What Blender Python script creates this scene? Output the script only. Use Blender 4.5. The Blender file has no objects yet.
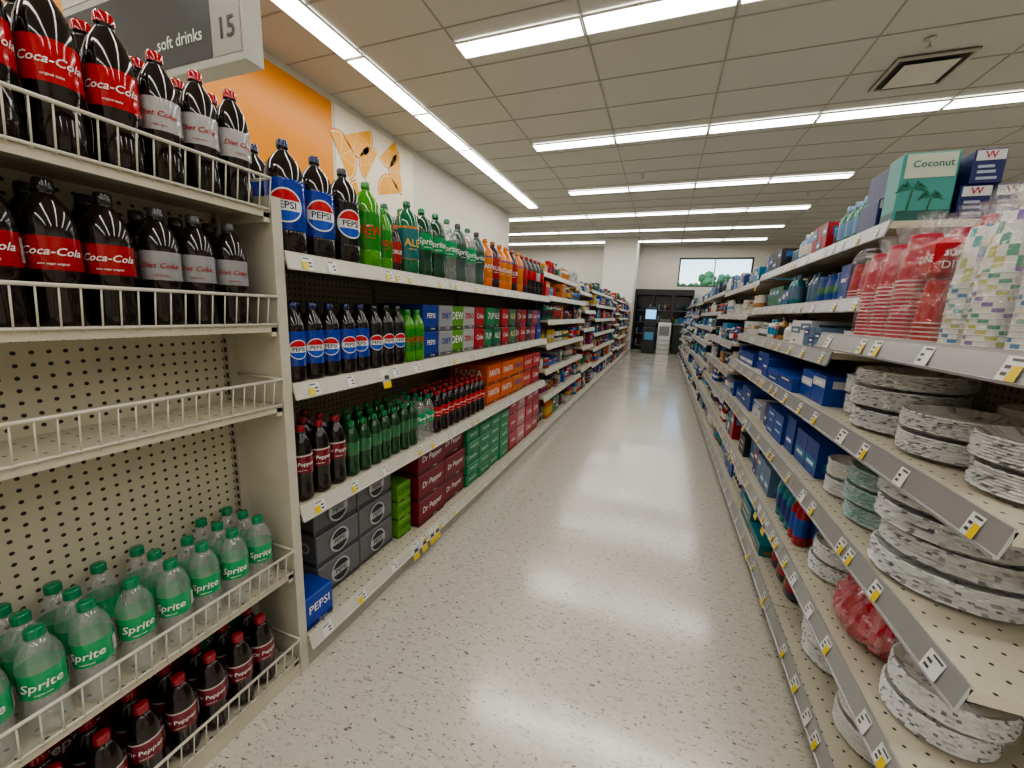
import bpy, math, random
from mathutils import Matrix, Vector
R = random.Random(7)
D = bpy.data
scene = bpy.context.scene
scene.view_settings.view_transform='AgX'
scene.view_settings.look='AgX - Medium High Contrast'
scene.view_settings.exposure=0.17

# ------------------------------------------------------------------ materials
def new_mat(name):
    m = D.materials.new(name); m.use_nodes = True
    nt = m.node_tree
    return m, nt, nt.nodes["Principled BSDF"]
def N(nt, t, **kw):
    n = nt.nodes.new(t)
    for k, v in kw.items(): setattr(n, k, v)
    return n
def vcol_mat(name, rough, metal=0.0, alpha=1.0, coat=0.0, spec=0.5, noise=0.0, bump=0.0):
    m, nt, b = new_mat(name)
    a = N(nt, "ShaderNodeAttribute", attribute_name="Col")
    out = a.outputs["Color"]
    if noise:
        tc = N(nt, "ShaderNodeTexCoord"); no = N(nt, "ShaderNodeTexNoise"); no.inputs["Scale"].default_value = 14
        no.inputs["Detail"].default_value = 5
        nt.links.new(tc.outputs["Object"], no.inputs["Vector"])
        mr = N(nt, "ShaderNodeMapRange"); mr.inputs[1].default_value=.3; mr.inputs[2].default_value=.7
        mr.inputs[3].default_value = 1-noise; mr.inputs[4].default_value = 1+noise*.5
        nt.links.new(no.outputs["Fac"], mr.inputs[0])
        vm = N(nt, "ShaderNodeVectorMath", operation='SCALE')
        nt.links.new(out, vm.inputs[0]); nt.links.new(mr.outputs[0], vm.inputs["Scale"])
        out = vm.outputs[0]
    nt.links.new(out, b.inputs["Base Color"])
    b.inputs["Roughness"].default_value = rough
    b.inputs["Metallic"].default_value = metal
    b.inputs["Alpha"].default_value = alpha
    b.inputs["Coat Weight"].default_value = coat
    b.inputs["Specular IOR Level"].default_value = spec
    return m
M_PAPER = vcol_mat("printed_carton", .38)
M_GLOSS = vcol_mat("glossy_plastic", .1, coat=.5)
M_METAL = vcol_mat("brushed_metal", .35, metal=.5)
def thin_mat(name,rough,gfac,dfac,dcol,scale,bump):
    m,nt,b=new_mat(name); nt.nodes.remove(b)
    tr=N(nt,"ShaderNodeBsdfTransparent"); gl=N(nt,"ShaderNodeBsdfGlossy"); gl.inputs["Roughness"].default_value=rough
    df=N(nt,"ShaderNodeBsdfDiffuse"); df.inputs[0].default_value=(*dcol,1)
    tc=N(nt,"ShaderNodeTexCoord"); no=N(nt,"ShaderNodeTexNoise"); no.inputs["Scale"].default_value=scale; no.inputs["Detail"].default_value=3
    nt.links.new(tc.outputs["Object"],no.inputs["Vector"])
    bp=N(nt,"ShaderNodeBump"); bp.inputs["Strength"].default_value=bump; bp.inputs["Distance"].default_value=.015
    nt.links.new(no.outputs["Fac"],bp.inputs["Height"]); nt.links.new(bp.outputs[0],gl.inputs["Normal"])
    m1=N(nt,"ShaderNodeMixShader"); m1.inputs[0].default_value=dfac
    m2=N(nt,"ShaderNodeMixShader"); m2.inputs[0].default_value=gfac
    nt.links.new(tr.outputs[0],m1.inputs[1]); nt.links.new(df.outputs[0],m1.inputs[2])
    nt.links.new(m1.outputs[0],m2.inputs[1]); nt.links.new(gl.outputs[0],m2.inputs[2]); nt.links.new(m2.outputs[0],nt.nodes["Material Output"].inputs[0])
    return m
M_FILM=thin_mat("clear_film",.1,.15,.02,(.9,.9,.9),30,1.0)
M_PET=thin_mat("clear_pet",.04,.12,.16,(.74,.76,.75),12,.12)
M_PAINT = vcol_mat("shelf_enamel", .4, noise=.08)
M_MATTE = vcol_mat("matte_surface", .8)
def perf_mat(name, axes, pitch, rad, base):
    m, nt, b = new_mat(name)
    tc = N(nt, "ShaderNodeTexCoord"); sp = N(nt, "ShaderNodeSeparateXYZ")
    nt.links.new(tc.outputs["Object"], sp.inputs[0])
    sq = []
    for ax in axes:
        d = N(nt, "ShaderNodeMath", operation='DIVIDE'); d.inputs[1].default_value = pitch
        nt.links.new(sp.outputs[ax], d.inputs[0])
        f = N(nt, "ShaderNodeMath", operation='FRACT'); nt.links.new(d.outputs[0], f.inputs[0])
        s = N(nt, "ShaderNodeMath", operation='SUBTRACT'); s.inputs[1].default_value = .5
        nt.links.new(f.outputs[0], s.inputs[0])
        p = N(nt, "ShaderNodeMath", operation='MULTIPLY'); nt.links.new(s.outputs[0], p.inputs[0]); nt.links.new(s.outputs[0], p.inputs[1])
        sq.append(p)
    ad = N(nt, "ShaderNodeMath", operation='ADD'); nt.links.new(sq[0].outputs[0], ad.inputs[0]); nt.links.new(sq[1].outputs[0], ad.inputs[1])
    lt = N(nt, "ShaderNodeMath", operation='LESS_THAN'); lt.inputs[1].default_value = (rad/pitch)**2
    nt.links.new(ad.outputs[0], lt.inputs[0])
    no = N(nt, "ShaderNodeTexNoise"); no.inputs["Scale"].default_value = 9; no.inputs["Detail"].default_value = 6
    nt.links.new(tc.outputs["Object"], no.inputs["Vector"])
    cr = N(nt, "ShaderNodeMix", data_type='RGBA')
    cr.inputs[6].default_value = (*[c*.84 for c in base], 1); cr.inputs[7].default_value = (*base, 1)
    nt.links.new(no.outputs["Fac"], cr.inputs[0])
    mx = N(nt, "ShaderNodeMix", data_type='RGBA'); mx.inputs[7].default_value = (.03, .025, .02, 1)
    nt.links.new(lt.outputs[0], mx.inputs[0]); nt.links.new(cr.outputs[2], mx.inputs[6])
    nt.links.new(mx.outputs[2], b.inputs["Base Color"])
    b.inputs["Roughness"].default_value = .5
    return m
CREAM = (.58, .53, .415)
M_PEG = perf_mat("pegboard", (1, 2), .0254, .0042, (.60, .55, .42))
M_DECK = perf_mat("perforated_deck", (0, 1), .0381, .0035, CREAM)
MATS = [M_PAPER, M_GLOSS, M_PET, M_METAL, M_FILM, M_PAINT, M_MATTE, M_PEG, M_DECK]
PAPER, GLOSS, PET, METAL, FILM, PAINT, MATTE, PEG, DECK = range(9)

# ------------------------------------------------------------------ builder
class MB:
    def __init__(s): s.v=[]; s.f=[]; s.m=[]; s.c=[]; s.s=[]
    def face(s, idx, col, mat, sm=False):
        s.f.append(idx); s.m.append(mat); s.c.append(col); s.s.append(sm)
    def poly(s, pts, col, mat=0):
        b=len(s.v); s.v.extend([tuple(p) for p in pts]); s.face(tuple(range(b,b+len(pts))), col, mat)
    def box(s, x0,x1,y0,y1,z0,z1, col, mat=0, top=None):
        b=len(s.v)
        s.v += [(x0,y0,z0),(x1,y0,z0),(x1,y1,z0),(x0,y1,z0),(x0,y0,z1),(x1,y0,z1),(x1,y1,z1),(x0,y1,z1)]
        for k,q in enumerate([(3,2,1,0),(4,5,6,7),(0,1,5,4),(1,2,6,5),(2,3,7,6),(3,0,4,7)]):
            s.face(tuple(b+i for i in q), col, mat if not (k==1 and top is not None) else top)
    def rbox(s, x0,x1,y0,y1,z0,z1, col, mat=0, c=.004):
        cx,cy,cz=(x0+x1)/2,(y0+y1)/2,(z0+z1)/2
        hx,hy,hz=(x1-x0)/2,(y1-y0)/2,(z1-z0)/2
        id={}
        for sx in(-1,1):
            for sy in(-1,1):
                for sz in(-1,1):
                    for a in range(3):
                        p=[hx-c,hy-c,hz-c]; p[a]+=c
                        id[(sx,sy,sz,a)]=len(s.v); s.v.append((cx+sx*p[0],cy+sy*p[1],cz+sz*p[2]))
        fs=[]
        for a in range(3):
            o=[i for i in range(3) if i!=a]
            for sg in(-1,1):
                q=[]
                for u,w in((-1,-1),(1,-1),(1,1),(-1,1)):
                    k=[0,0,0];k[a]=sg;k[o[0]]=u;k[o[1]]=w;q.append(id[(*k,a)])
                fs.append(q)
            for u in(-1,1):
                for w in(-1,1):
                    k1=[0,0,0];k1[a]=-1;k1[o[0]]=u;k1[o[1]]=w
                    k2=k1[:];k2[a]=1
                    fs.append([id[(*k1,o[0])],id[(*k2,o[0])],id[(*k2,o[1])],id[(*k1,o[1])]])
        for sx in(-1,1):
            for sy in(-1,1):
                for sz in(-1,1): fs.append([id[(sx,sy,sz,a)] for a in range(3)])
        C=Vector((cx,cy,cz))
        for q in fs:
            P=[Vector(s.v[i]) for i in q]
            n=(P[1]-P[0]).cross(P[2]-P[0]); m=sum(P,Vector())/len(P)-C
            if n.dot(m)<0: q=q[::-1]
            s.face(tuple(q),col,mat)
    def lathe(s, cx,cy,z0,prof,seg=16,M=None,sx=1,sy=1,smooth=True,colf=None,jit=0,zj=0):
        b=len(s.v); n=len(prof)
        for i,(r,z,_,_) in enumerate(prof):
            for k in range(seg):
                a=2*math.pi*k/seg
                rr=r*(1+(R.uniform(-jit,jit) if jit else 0))
                p=Vector((rr*math.cos(a)*sx, rr*math.sin(a)*sy, z+(R.uniform(-zj,zj) if zj and 0<i<n-1 else 0)))
                if M is not None: p=M@p
                s.v.append((cx+p.x,cy+p.y,z0+p.z))
        for i in range(n-1):
            c,m=prof[i][2],prof[i][3]
            for k in range(seg):
                k2=(k+1)%seg
                s.face((b+i*seg+k,b+i*seg+k2,b+(i+1)*seg+k2,b+(i+1)*seg+k), colf(i,k,c) if colf else c, m, smooth)
        s.face(tuple(b+k for k in range(seg))[::-1], prof[0][2], prof[0][3])
        s.face(tuple(b+(n-1)*seg+k for k in range(seg)), prof[-2][2], prof[-2][3])
    def rod(s,p0,p1,r,col,mat=PAINT,seg=6):
        p0=Vector(p0);p1=Vector(p1);d=(p1-p0).normalized()
        u=d.orthogonal().normalized();w=d.cross(u);b=len(s.v)
        for p in(p0,p1):
            for k in range(seg):
                a=2*math.pi*k/seg; q=p+u*(r*math.cos(a))+w*(r*math.sin(a)); s.v.append(tuple(q))
        for k in range(seg):
            k2=(k+1)%seg; s.face((b+k,b+k2,b+seg+k2,b+seg+k),col,mat,True)
        s.face(tuple(b+k for k in range(seg))[::-1],col,mat); s.face(tuple(b+seg+k for k in range(seg)),col,mat)
    def build(s,name,parent=None):
        me=D.meshes.new(name); me.from_pydata(s.v,[],s.f)
        for m in MATS: me.materials.append(m)
        me.polygons.foreach_set("material_index",s.m)
        me.polygons.foreach_set("use_smooth",s.s)
        ca=me.color_attributes.new("Col",'FLOAT_COLOR','CORNER')
        buf=[]
        for f,c in zip(s.f,s.c): buf.extend([c[0],c[1],c[2],1.0]*len(f))
        ca.data.foreach_set("color",buf); me.update()
        o=D.objects.new(name,me); scene.collection.objects.link(o)
        if parent: o.parent=parent
        return o

_tc={}
def text2d(st):
    if st in _tc: return _tc[st]
    cu=D.curves.new("t",'FONT'); cu.body=st; cu.size=1; cu.align_x='CENTER'; cu.align_y='CENTER'; cu.resolution_u=2; cu.offset=.012
    ob=D.objects.new("t",cu); scene.collection.objects.link(ob)
    bpy.context.view_layer.update()
    dg=bpy.context.evaluated_depsgraph_get()
    me=D.meshes.new_from_object(ob.evaluated_get(dg))
    r=([(v.co.x,v.co.y) for v in me.vertices],[tuple(p.vertices) for p in me.polygons])
    D.objects.remove(ob); D.curves.remove(cu); D.meshes.remove(me)
    _tc[st]=r; return r
def wrap_text(mb,cx,cy,zc,rad,ang,st,size,col,shear=0,mat=GLOSS):
    vs,fs=text2d(st); b=len(mb.v)
    for x,y in vs:
        x=x+shear*y
        a=ang+x*size/rad
        mb.v.append((cx+(rad+.0012)*math.cos(a),cy+(rad+.0012)*math.sin(a),zc+y*size))
    for f in fs: mb.face(tuple(b+i for i in f),col,mat)
def flat_text(mb,o,right,up,st,size,col,shear=0,mat=PAPER):
    vs,fs=text2d(st); b=len(mb.v); o=Vector(o);right=Vector(right);up=Vector(up)
    for x,y in vs:
        mb.v.append(tuple(o+right*((x+shear*y)*size)+up*(y*size)))
    for f in fs: mb.face(tuple(b+i for i in f),col,mat)
def wrap_disc(mb,cx,cy,zc,rad,ang,r,col,off=.0007,lo=-1,hi=1,n=12):
    P=[]
    for k in range(n+1):
        x=-r*math.cos(math.pi*k/n); s_=math.sqrt(max(0,r*r-x*x))
        y0=max(-s_,lo*r); y1=min(s_,hi*r); P.append((x,y0,y1))
    for k in range(n):
        (xa,a0,a1),(xb,b0,b1)=P[k],P[k+1]
        if a1<=a0 and b1<=b0: continue
        a1=max(a0,a1);b1=max(b0,b1)
        q=[]
        for x,y in((xa,a0),(xb,b0),(xb,b1),(xa,a1)):
            a=ang+x/rad; q.append((cx+(rad+off)*math.cos(a),cy+(rad+off)*math.sin(a),zc+y))
        mb.poly(q,col,GLOSS)
def flat_disc(mb,o,right,up,r,col,a0=0,a1=360,n=20,mat=PAPER):
    o=Vector(o);right=Vector(right);up=Vector(up);b=len(mb.v)
    for k in range(n+(0 if a1-a0==360 else 1)):
        t=math.radians(a0+(a1-a0)*k/n); mb.v.append(tuple(o+right*(r*math.cos(t))+up*(r*math.sin(t))))
    mb.face(tuple(range(b,len(mb.v))),col,mat)

# ------------------------------------------------------------------ bottle
BLK=(.012,.006,.004); RED=(.5,.003,.007); WHT=(.82,.82,.8)
ST={
 'coke':dict(liq=BLK,lab=RED,cap=(.45,.006,.01),txt='Coca-Cola',tc=WHT,sh=.35,ts=.5),
 'zero':dict(liq=BLK,lab=(.38,.005,.009),cap=(.015,.015,.015),txt='Coca-Cola',tc=WHT,sh=.35,ts=.5,b2=(.02,.02,.02)),
 'diet':dict(liq=BLK,lab=(.45,.44,.44),cap=(.45,.008,.012),txt='Diet Coke',tc=(.4,.01,.02),sh=.35,ts=.42),
 'dietk':dict(liq=BLK,lab=(.3,.3,.31),cap=(.06,.06,.065),txt='Diet Coke',tc=(.35,.02,.02),sh=.35,ts=.42),
 'sprite':dict(liq=(.75,.82,.79),lab=(.01,.33,.11),cap=(.003,.2,.08),txt='Sprite',tc=WHT,sh=.15,ts=.75,clear=True),
 'spriteg':dict(liq=(.01,.06,.03),lab=(.01,.3,.09),cap=(.01,.28,.09),txt='Sprite',tc=WHT,sh=.15,ts=.7),
 'spritez':dict(liq=(.06,.1,.09),lab=(.02,.1,.05),cap=(.02,.02,.02),txt='Sprite',tc=WHT,sh=.15,ts=.7),
 'pepper':dict(liq=BLK,lab=(.2,.005,.02),cap=(.3,.01,.02),txt='Dr Pepper',tc=WHT,sh=.1,ts=.5,b2=(.6,.55,.5)),
 'pepsi':dict(liq=BLK,lab=(.004,.04,.36),cap=(.008,.015,.09),txt='PEPSI',tc=(.01,.01,.06),sh=0,ts=.36,badge=True,tall=True),
 'pepsiz':dict(liq=BLK,lab=(.012,.012,.015),cap=(.02,.02,.02),txt='PEPSI',tc=(.01,.01,.02),sh=0,ts=.36,badge=True,tall=True),
 'dew':dict(liq=(.06,.3,.005),lab=(.02,.24,.015),cap=(.02,.28,.02),txt='DEW',tc=(.6,.02,.02),sh=.2,ts=.9,tall=True),
 'ginger':dict(liq=(.01,.13,.05),lab=(.02,.17,.18),cap=(.02,.16,.06),txt='ALE',tc=(.75,.5,.1),sh=0,ts=.8,b2=(.7,.2,.02),tall=True),
 'orange':dict(liq=(.72,.17,.0),lab=(.68,.2,.005),cap=(.6,.15,.005),txt='FANTA',tc=WHT,sh=0,ts=.7,tall=True,b2=(.02,.05,.3)),
 'grape':dict(liq=(.04,.01,.02),lab=(.4,.02,.015),cap=(.35,.08,.02),txt='CRUSH',tc=WHT,sh=0,ts=.7,tall=True),
 'glass':dict(liq=(.008,.055,.015),lab=(.03,.16,.06),cap=(.01,.2,.05),txt='',tc=WHT,sh=0,ts=.3),
}
def bottle(mb,x,y,z,h,rad,style,ang=0.0,seg=18,text=True):
    s=ST[style]; L=s['liq']; lm=PET if s.get('clear') else GLOSS; l=s['lab']; b2=s.get('b2',l); c=s['cap']
    k_=.012/ rad if h<.27 else .0135/rad
    kc=k_*1.18; hc=1-.019/h
    if s.get('tall'):
        pr=[(.72,.0,L,lm),(.92,.012,L,lm),(1,.05,L,lm),(1,.2,L,lm),(.985,.21,b2,GLOSS),(1,.215,l,GLOSS),(1,.62,b2,GLOSS),(1,.645,L,lm),
            (.99,.655,L,lm),(.95,.71,L,lm),(.8,.785,L,lm),(.56,.85,L,lm),(k_*1.15,.90,L,lm)]
        zl0,zl1=.215,.62
    else:
        pr=[(.68,.0,L,lm),(.88,.012,L,lm),(.97,.05,L,lm),(.98,.12,L,lm),(.92,.22,L,lm),(.91,.3,L,lm),(.97,.37,L,lm),(1,.395,l,GLOSS),(1.0,.615,b2,GLOSS),(1,.635,L,lm),
            (.985,.67,L,lm),(.91,.74,L,lm),(.75,.81,L,lm),(.54,.865,L,lm),(k_*1.15,.9,L,lm)]
        zl0,zl1=.395,.615
    pr+=[(k_,hc-.012,L,lm),(kc,hc-.008,L,lm),(kc,hc,c,GLOSS),(kc*.98,.985,c,GLOSS),(kc*.82,1,c,GLOSS),(.01,1,c,GLOSS)]
    mb.lathe(x,y,z,[(r*rad,q*h,cc,m) for r,q,cc,m in pr],seg)
    zc=z+h*(zl0+zl1)/2
    if text and s['txt']:
        if s.get('badge'):
            wrap_disc(mb,x,y,zc,rad,ang,rad*.86,WHT,.0005)
            wrap_disc(mb,x,y,zc,rad,ang,rad*.78,(.55,.01,.02),.0008,.33,1)
            wrap_disc(mb,x,y,zc,rad,ang,rad*.78,(.01,.08,.5),.0008,-1,-.33)
            wrap_text(mb,x,y,zc,rad,ang,s['txt'],rad*.5,s['tc'])
        else:
            wrap_text(mb,x,y,zc+h*.01,rad,ang,s['txt'],min(rad*s['ts'],h*.2),s['tc'],s['sh'])
            if h>.2:
                wrap_text(mb,x,y,zc-h*.07,rad,ang,'zero sugar original' if style=='zero' else 'original taste',rad*.14,s['tc'])
    if text:
        for sgn in(-1,1):
            a=ang+sgn*1.55; q=[]
            for da,zz in((-.22,zl0+.03),(.22,zl0+.03),(.22,zl1-.03),(-.22,zl1-.03)):
                q.append((x+(rad+.0009)*math.cos(a+da),y+(rad+.0009)*math.sin(a+da),z+h*zz))
            mb.poly(q,(.6,.6,.58),GLOSS)

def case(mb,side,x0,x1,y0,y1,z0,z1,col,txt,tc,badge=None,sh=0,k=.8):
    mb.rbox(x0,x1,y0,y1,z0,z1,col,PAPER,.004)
    xf=x1+.0008 if side>0 else x0-.0008
    rt=(0,1,0) if side>0 else (0,-1,0)
    o=(xf,(y0+y1)/2,(z0+z1)/2); w=y1-y0;h=z1-z0
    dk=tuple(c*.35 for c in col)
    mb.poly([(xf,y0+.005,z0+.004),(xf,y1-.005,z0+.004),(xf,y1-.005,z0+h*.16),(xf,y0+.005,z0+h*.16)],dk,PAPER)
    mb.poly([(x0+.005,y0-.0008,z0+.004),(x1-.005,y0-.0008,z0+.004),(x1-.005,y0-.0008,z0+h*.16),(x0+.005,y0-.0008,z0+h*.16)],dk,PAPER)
    if badge: flat_disc(mb,o,rt,(0,0,1),min(h*.42,w*.4),badge)
    if txt:
        n=max(3,len(txt)); sz=min(h*.62,w*1.55/n)*k
        flat_text(mb,(xf+.0006*side,o[1],o[2]+h*.08),rt,(0,0,1),txt,sz,tc,sh)
        flat_text(mb,(xf+.0006*side,o[1]+w*.1,z0+h*.1),rt,(0,0,1),'12 cans',h*.1,WHT)
        flat_text(mb,((x0+x1)/2,y0-.0014,o[2]+h*.08),(1,0,0),(0,0,1),txt,min(h*.62,(x1-x0)*1.4/n)*k,tc,sh)
    if badge: flat_disc(mb,((x0+x1)/2,y0-.0008,o[2]),(1,0,0),(0,0,1),min(h*.42,(x1-x0)*.4),badge)

# ------------------------------------------------------------------ shelf parts
LIPW=(.6,.575,.5); LIPG=(.44,.44,.44)
def tag(mb,side,xf,z,y,kind=0,H=.042,dx=.014):
    s=side
    def P(t,yy,o): return (xf+s*(dx*t+o), yy, z-H*t)
    w=R.uniform(.03,.045); o=.003
    if kind==2:
        y0=y;w=.045
        mb.poly([P(.1,y0,o),P(.1,y0+w,o),(xf+s*.022,y0+w,z-.075),(xf+s*.022,y0,z-.075)],(.75,.73,.62),PAPER)
        mb.poly([(xf+s*.0195,y0,z-.05),(xf+s*.0195,y0+w,z-.05),(xf+s*.023,y0+w,z-.074),(xf+s*.023,y0,z-.074)],(.8,.56,.02),PAPER)
        mb.poly([(xf+s*.0165,y0+w*.2,z-.025),(xf+s*.0165,y0+w*.8,z-.025),(xf+s*.0195,y0+w*.8,z-.04),(xf+s*.0195,y0+w*.2,z-.04)],(.08,.08,.08),PAPER)
        return
    mb.poly([P(.08,y,o),P(.08,y+w,o),P(.94,y+w,o),P(.94,y,o)],(.74,.74,.72),PAPER)
    if kind==1: mb.poly([P(.4,y,o+.0006),P(.4,y+w*.48,o+.0006),P(.94,y+w*.48,o+.0006),P(.94,y,o+.0006)],(.8,.58,.02),PAPER)
    mb.poly([P(.15,y+w*.1,o+.0006),P(.15,y+w*.7,o+.0006),P(.24,y+w*.7,o+.0006),P(.24,y+w*.1,o+.0006)],(.1,.1,.1),PAPER)
    for t in(.4,.65):
        mb.poly([P(t,y+w*.55,o+.0006),P(t,y+w*.85,o+.0006),P(t+.12,y+w*.85,o+.0006),P(t+.12,y+w*.55,o+.0006)],(.08,.08,.08),PAPER)
def shelf(mb,tg,side,xf,xb,y0,y1,z,lipc,tags=True,th=.022,dens=.15,H=.042):
    xa,xc=sorted((xf,xb))
    mb.box(xa,xc,y0+.002,y1-.002,z-th,z,CREAM,PAINT,top=DECK)
    s=side; dx=.014
    y=y0+.002;Y=y1-.002
    pr=[(xf-s*.004,z),(xf-s*.002,z+.005),(xf+s*.002,z+.005),(xf+s*.003,z-.001),(xf+s*(dx-.001),z-H+.003),(xf+s*(dx+.003),z-H+.002),(xf+s*(dx+.003),z-H-.003),(xf+s*(dx-.004),z-H-.003)]
    b=len(mb.v)
    for yy in(y,Y):
        for p in pr: mb.v.append((p[0],yy,p[1]))
    n=len(pr)
    for i in range(n):
        j=(i+1)%n; mb.face((b+i,b+j,b+n+j,b+n+i),lipc,METAL if lipc==LIPG else PAINT)
    mb.face(tuple(range(b,b+n)),lipc,PAINT); mb.face(tuple(range(b+n,b+2*n))[::-1],lipc,PAINT)
    if tags:
        yy=y0+.05
        while yy<y1-.06:
            k=R.random(); tag(tg,side,xf,z,yy,2 if k<.04 else (1 if k<.62 else 0),H)
            yy+=R.uniform(.05,dens*1.9)

# ------------------------------------------------------------------ random merchandise
PAL_L=[(.5,.01,.01),(.01,.06,.35),(.55,.15,.01),(.45,.42,.35),(.01,.12,.06),(.03,.18,.35),(.3,.26,.22),(.55,.35,.03),(.04,.04,.05),(.2,.01,.08),(.55,.55,.53),(.15,.07,.03),(.03,.03,.03),(.35,.02,.02)]
PAL_R=[(.6,.6,.6),(.015,.08,.35),(.02,.2,.38),(.55,.55,.52),(.35,.01,.02),(.01,.18,.22),(.62,.6,.55),(.03,.03,.05),(.03,.18,.1),(.15,.28,.45),(.35,.2,.05),(.01,.03,.18),(.02,.02,.025),(.1,.18,.28),(.02,.1,.3),(.68,.68,.68)]
PAL_B=[(.01,.06,.34),(.01,.05,.28),(.02,.14,.42),(.6,.6,.62),(.02,.2,.4),(.01,.03,.16)]
def fill(mb,side,xf,xb,y0,y1,z,hm,pal,rr=R,types=('box','box','bot','bot','can','bag','flat')):
    y=y0+.012; depth=abs(xb-xf)-.03
    while y<y1-.06:
        t=rr.choice(types); col=rr.choice(pal); c2=rr.choice(pal)
        if t=='box': w,h=rr.uniform(.06,.15),rr.uniform(.5,.88)*hm
        elif t=='flat': w,h=rr.uniform(.12,.24),rr.uniform(.05,.09)
        elif t=='bot': w,h=rr.uniform(.055,.085),rr.uniform(.6,.9)*hm
        elif t=='can': w,h=.07,.1
        else: w,h=rr.uniform(.1,.16),rr.uniform(.5,.85)*hm
        k=rr.randint(1,4) if w<.12 else rr.randint(1,2)
        set_back=rr.uniform(.012,.07)
        for i in range(k):
            if y+w>y1-.006: break
            xs=xf-side*set_back; d=min(depth-set_back-.01,rr.uniform(.18,.32))
            xa,xc=sorted((xs,xs-side*d))
            if t in('box','flat'):
                lev=1 if t=='box' else max(1,int(hm*.8/h*rr.uniform(.4,1)))
                for q in range(lev):
                    zz=z+q*(h+.001)
                    mb.box(xa,xc,y,y+w-.004,zz,zz+h,col,PAPER)
                    xo=xs+side*.0008
                    f=rr.choice([.2,.45,.6])
                    mb.poly([(xo,y+.002,zz+h*f),(xo,y+w-.006,zz+h*f),(xo,y+w-.006,zz+h*(f+.28)),(xo,y+.002,zz+h*(f+.28))],c2,PAPER)
                    mb.poly([(xo+side*.0005,y+w*.2,zz+h*(f+.08)),(xo+side*.0005,y+w*.75,zz+h*(f+.08)),(xo+side*.0005,y+w*.75,zz+h*(f+.18)),(xo+side*.0005,y+w*.2,zz+h*(f+.18))],WHT,PAPER)
                    mb.poly([(xo+side*.0005,y+w*.3,zz+h*.06),(xo+side*.0005,y+w*.6,zz+h*.06),(xo+side*.0005,y+w*.6,zz+h*.14),(xo+side*.0005,y+w*.3,zz+h*.14)],rr.choice(pal),PAPER)
                    mb.poly([(xa+d*.1,y-.0006,zz+h*f),(xc-d*.1,y-.0006,zz+h*f),(xc-d*.1,y-.0006,zz+h*(f+.25)),(xa+d*.1,y-.0006,zz+h*(f+.25))],c2,PAPER)
            elif t=='bot':
                for q in range(3):
                    r=w*.46; cx=xs-side*(r+q*w)
                    mb.lathe(cx,y+w/2,z,[(r*.85,0,col,GLOSS),(r,.02*h,col,GLOSS),(r,.2*h,c2,PAPER),(r,.58*h,col,GLOSS),(r*.9,.7*h,col,GLOSS),(r*.4,.84*h,col,GLOSS),(r*.42,.86*h,c2,GLOSS),(r*.4,h,c2,GLOSS),(.001,h,c2,GLOSS)],10)
            elif t=='can':
                for lv in range(max(1,int(hm*.85/h))):
                    for q in range(2):
                        r=w*.47;cx=xs-side*(r+q*w);zz=z+lv*(h+.001)
                        mb.lathe(cx,y+w/2,zz,[(r*.9,0,LIPG,METAL),(r,.004,col,PAPER),(r,h*.35,c2,PAPER),(r,h*.6,col,PAPER),(r,h-.004,LIPG,METAL),(r*.9,h,LIPG,METAL),(.001,h-.002,LIPG,METAL)],10)
            else:
                cx=xs-side*.06; r=w*.48
                mb.lathe(cx,y+w/2,z,[(r*.7,0,col,GLOSS),(r,h*.12,col,GLOSS),(r*1.02,h*.35,c2,GLOSS),(r,h*.6,col,GLOSS),(r*.8,h*.85,col,GLOSS),(r*.9,h*.97,col,GLOSS),(r*.88,h,col,GLOSS),(.001,h,col,GLOSS)],10,sx=.6,jit=.04)
            y+=w
        y+=rr.uniform(.002,.02)

# ================================================================== ROOM
HC=3.70
def simple_box_obj(name,x0,x1,y0,y1,z0,z1,col,mat=MATTE):
    mb=MB(); mb.box(x0,x1,y0,y1,z0,z1,col,mat); return mb.build(name)
WALLC=(.62,.6,.54)
simple_box_obj("wall_left",-4.25,-4.05,-4,10.2,0,HC,WALLC)
simple_box_obj("wall_left_return",-8,-4.05,10.2,10.35,0,HC,WALLC)
simple_box_obj("wall_left_rear",-8.2,-8,10.2,16,0,HC,WALLC)
simple_box_obj("wall_right",6,6.2,-4,16,0,HC,WALLC)
simple_box_obj("wall_front",-4.25,6.2,-4.2,-4,0,HC,WALLC)
w=MB()
for a in[(-8.2,.33,0,HC),(2.67,6.2,0,HC),(.33,2.67,0,2.3),(.33,2.67,3.3,HC)]:
    w.box(a[0],a[1],16,16.2,a[2],a[3],WALLC,MATTE)
w.build("wall_back")
simple_box_obj("wall_bulkhead",-2.1,-1.05,14.2,15.99,0,HC,(.72,.71,.67))

# floor
me=D.meshes.new("floor"); me.from_pydata([(-8.2,-4.2,0),(6.2,-4.2,0),(6.2,16.2,0),(-8.2,16.2,0)],[],[(0,1,2,3)])
fo=D.objects.new("floor",me); scene.collection.objects.link(fo)
m,nt,b=new_mat("vinyl_composition_tile"); me.materials.append(m)
tc=N(nt,"ShaderNodeTexCoord")
def fleck(rot,scale,thr,seed,asp=2.6):
    mp=N(nt,"ShaderNodeMapping"); mp.inputs["Rotation"].default_value=(0,0,rot); mp.inputs["Scale"].default_value=(scale,scale*asp,1)
    mp.inputs["Location"].default_value=(seed,seed*1.7,0)
    nt.links.new(tc.outputs["Object"],mp.inputs[0])
    no=N(nt,"ShaderNodeTexNoise"); no.inputs["Scale"].default_value=1; no.inputs["Detail"].default_value=2.5; no.inputs["Roughness"].default_value=.6
    nt.links.new(mp.outputs[0],no.inputs["Vector"])
    mr=N(nt,"ShaderNodeMapRange"); mr.inputs[1].default_value=thr; mr.inputs[2].default_value=thr+.02
    nt.links.new(no.outputs["Fac"],mr.inputs[0]); return mr.outputs[0]
base=(.56,.53,.45,1)
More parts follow.
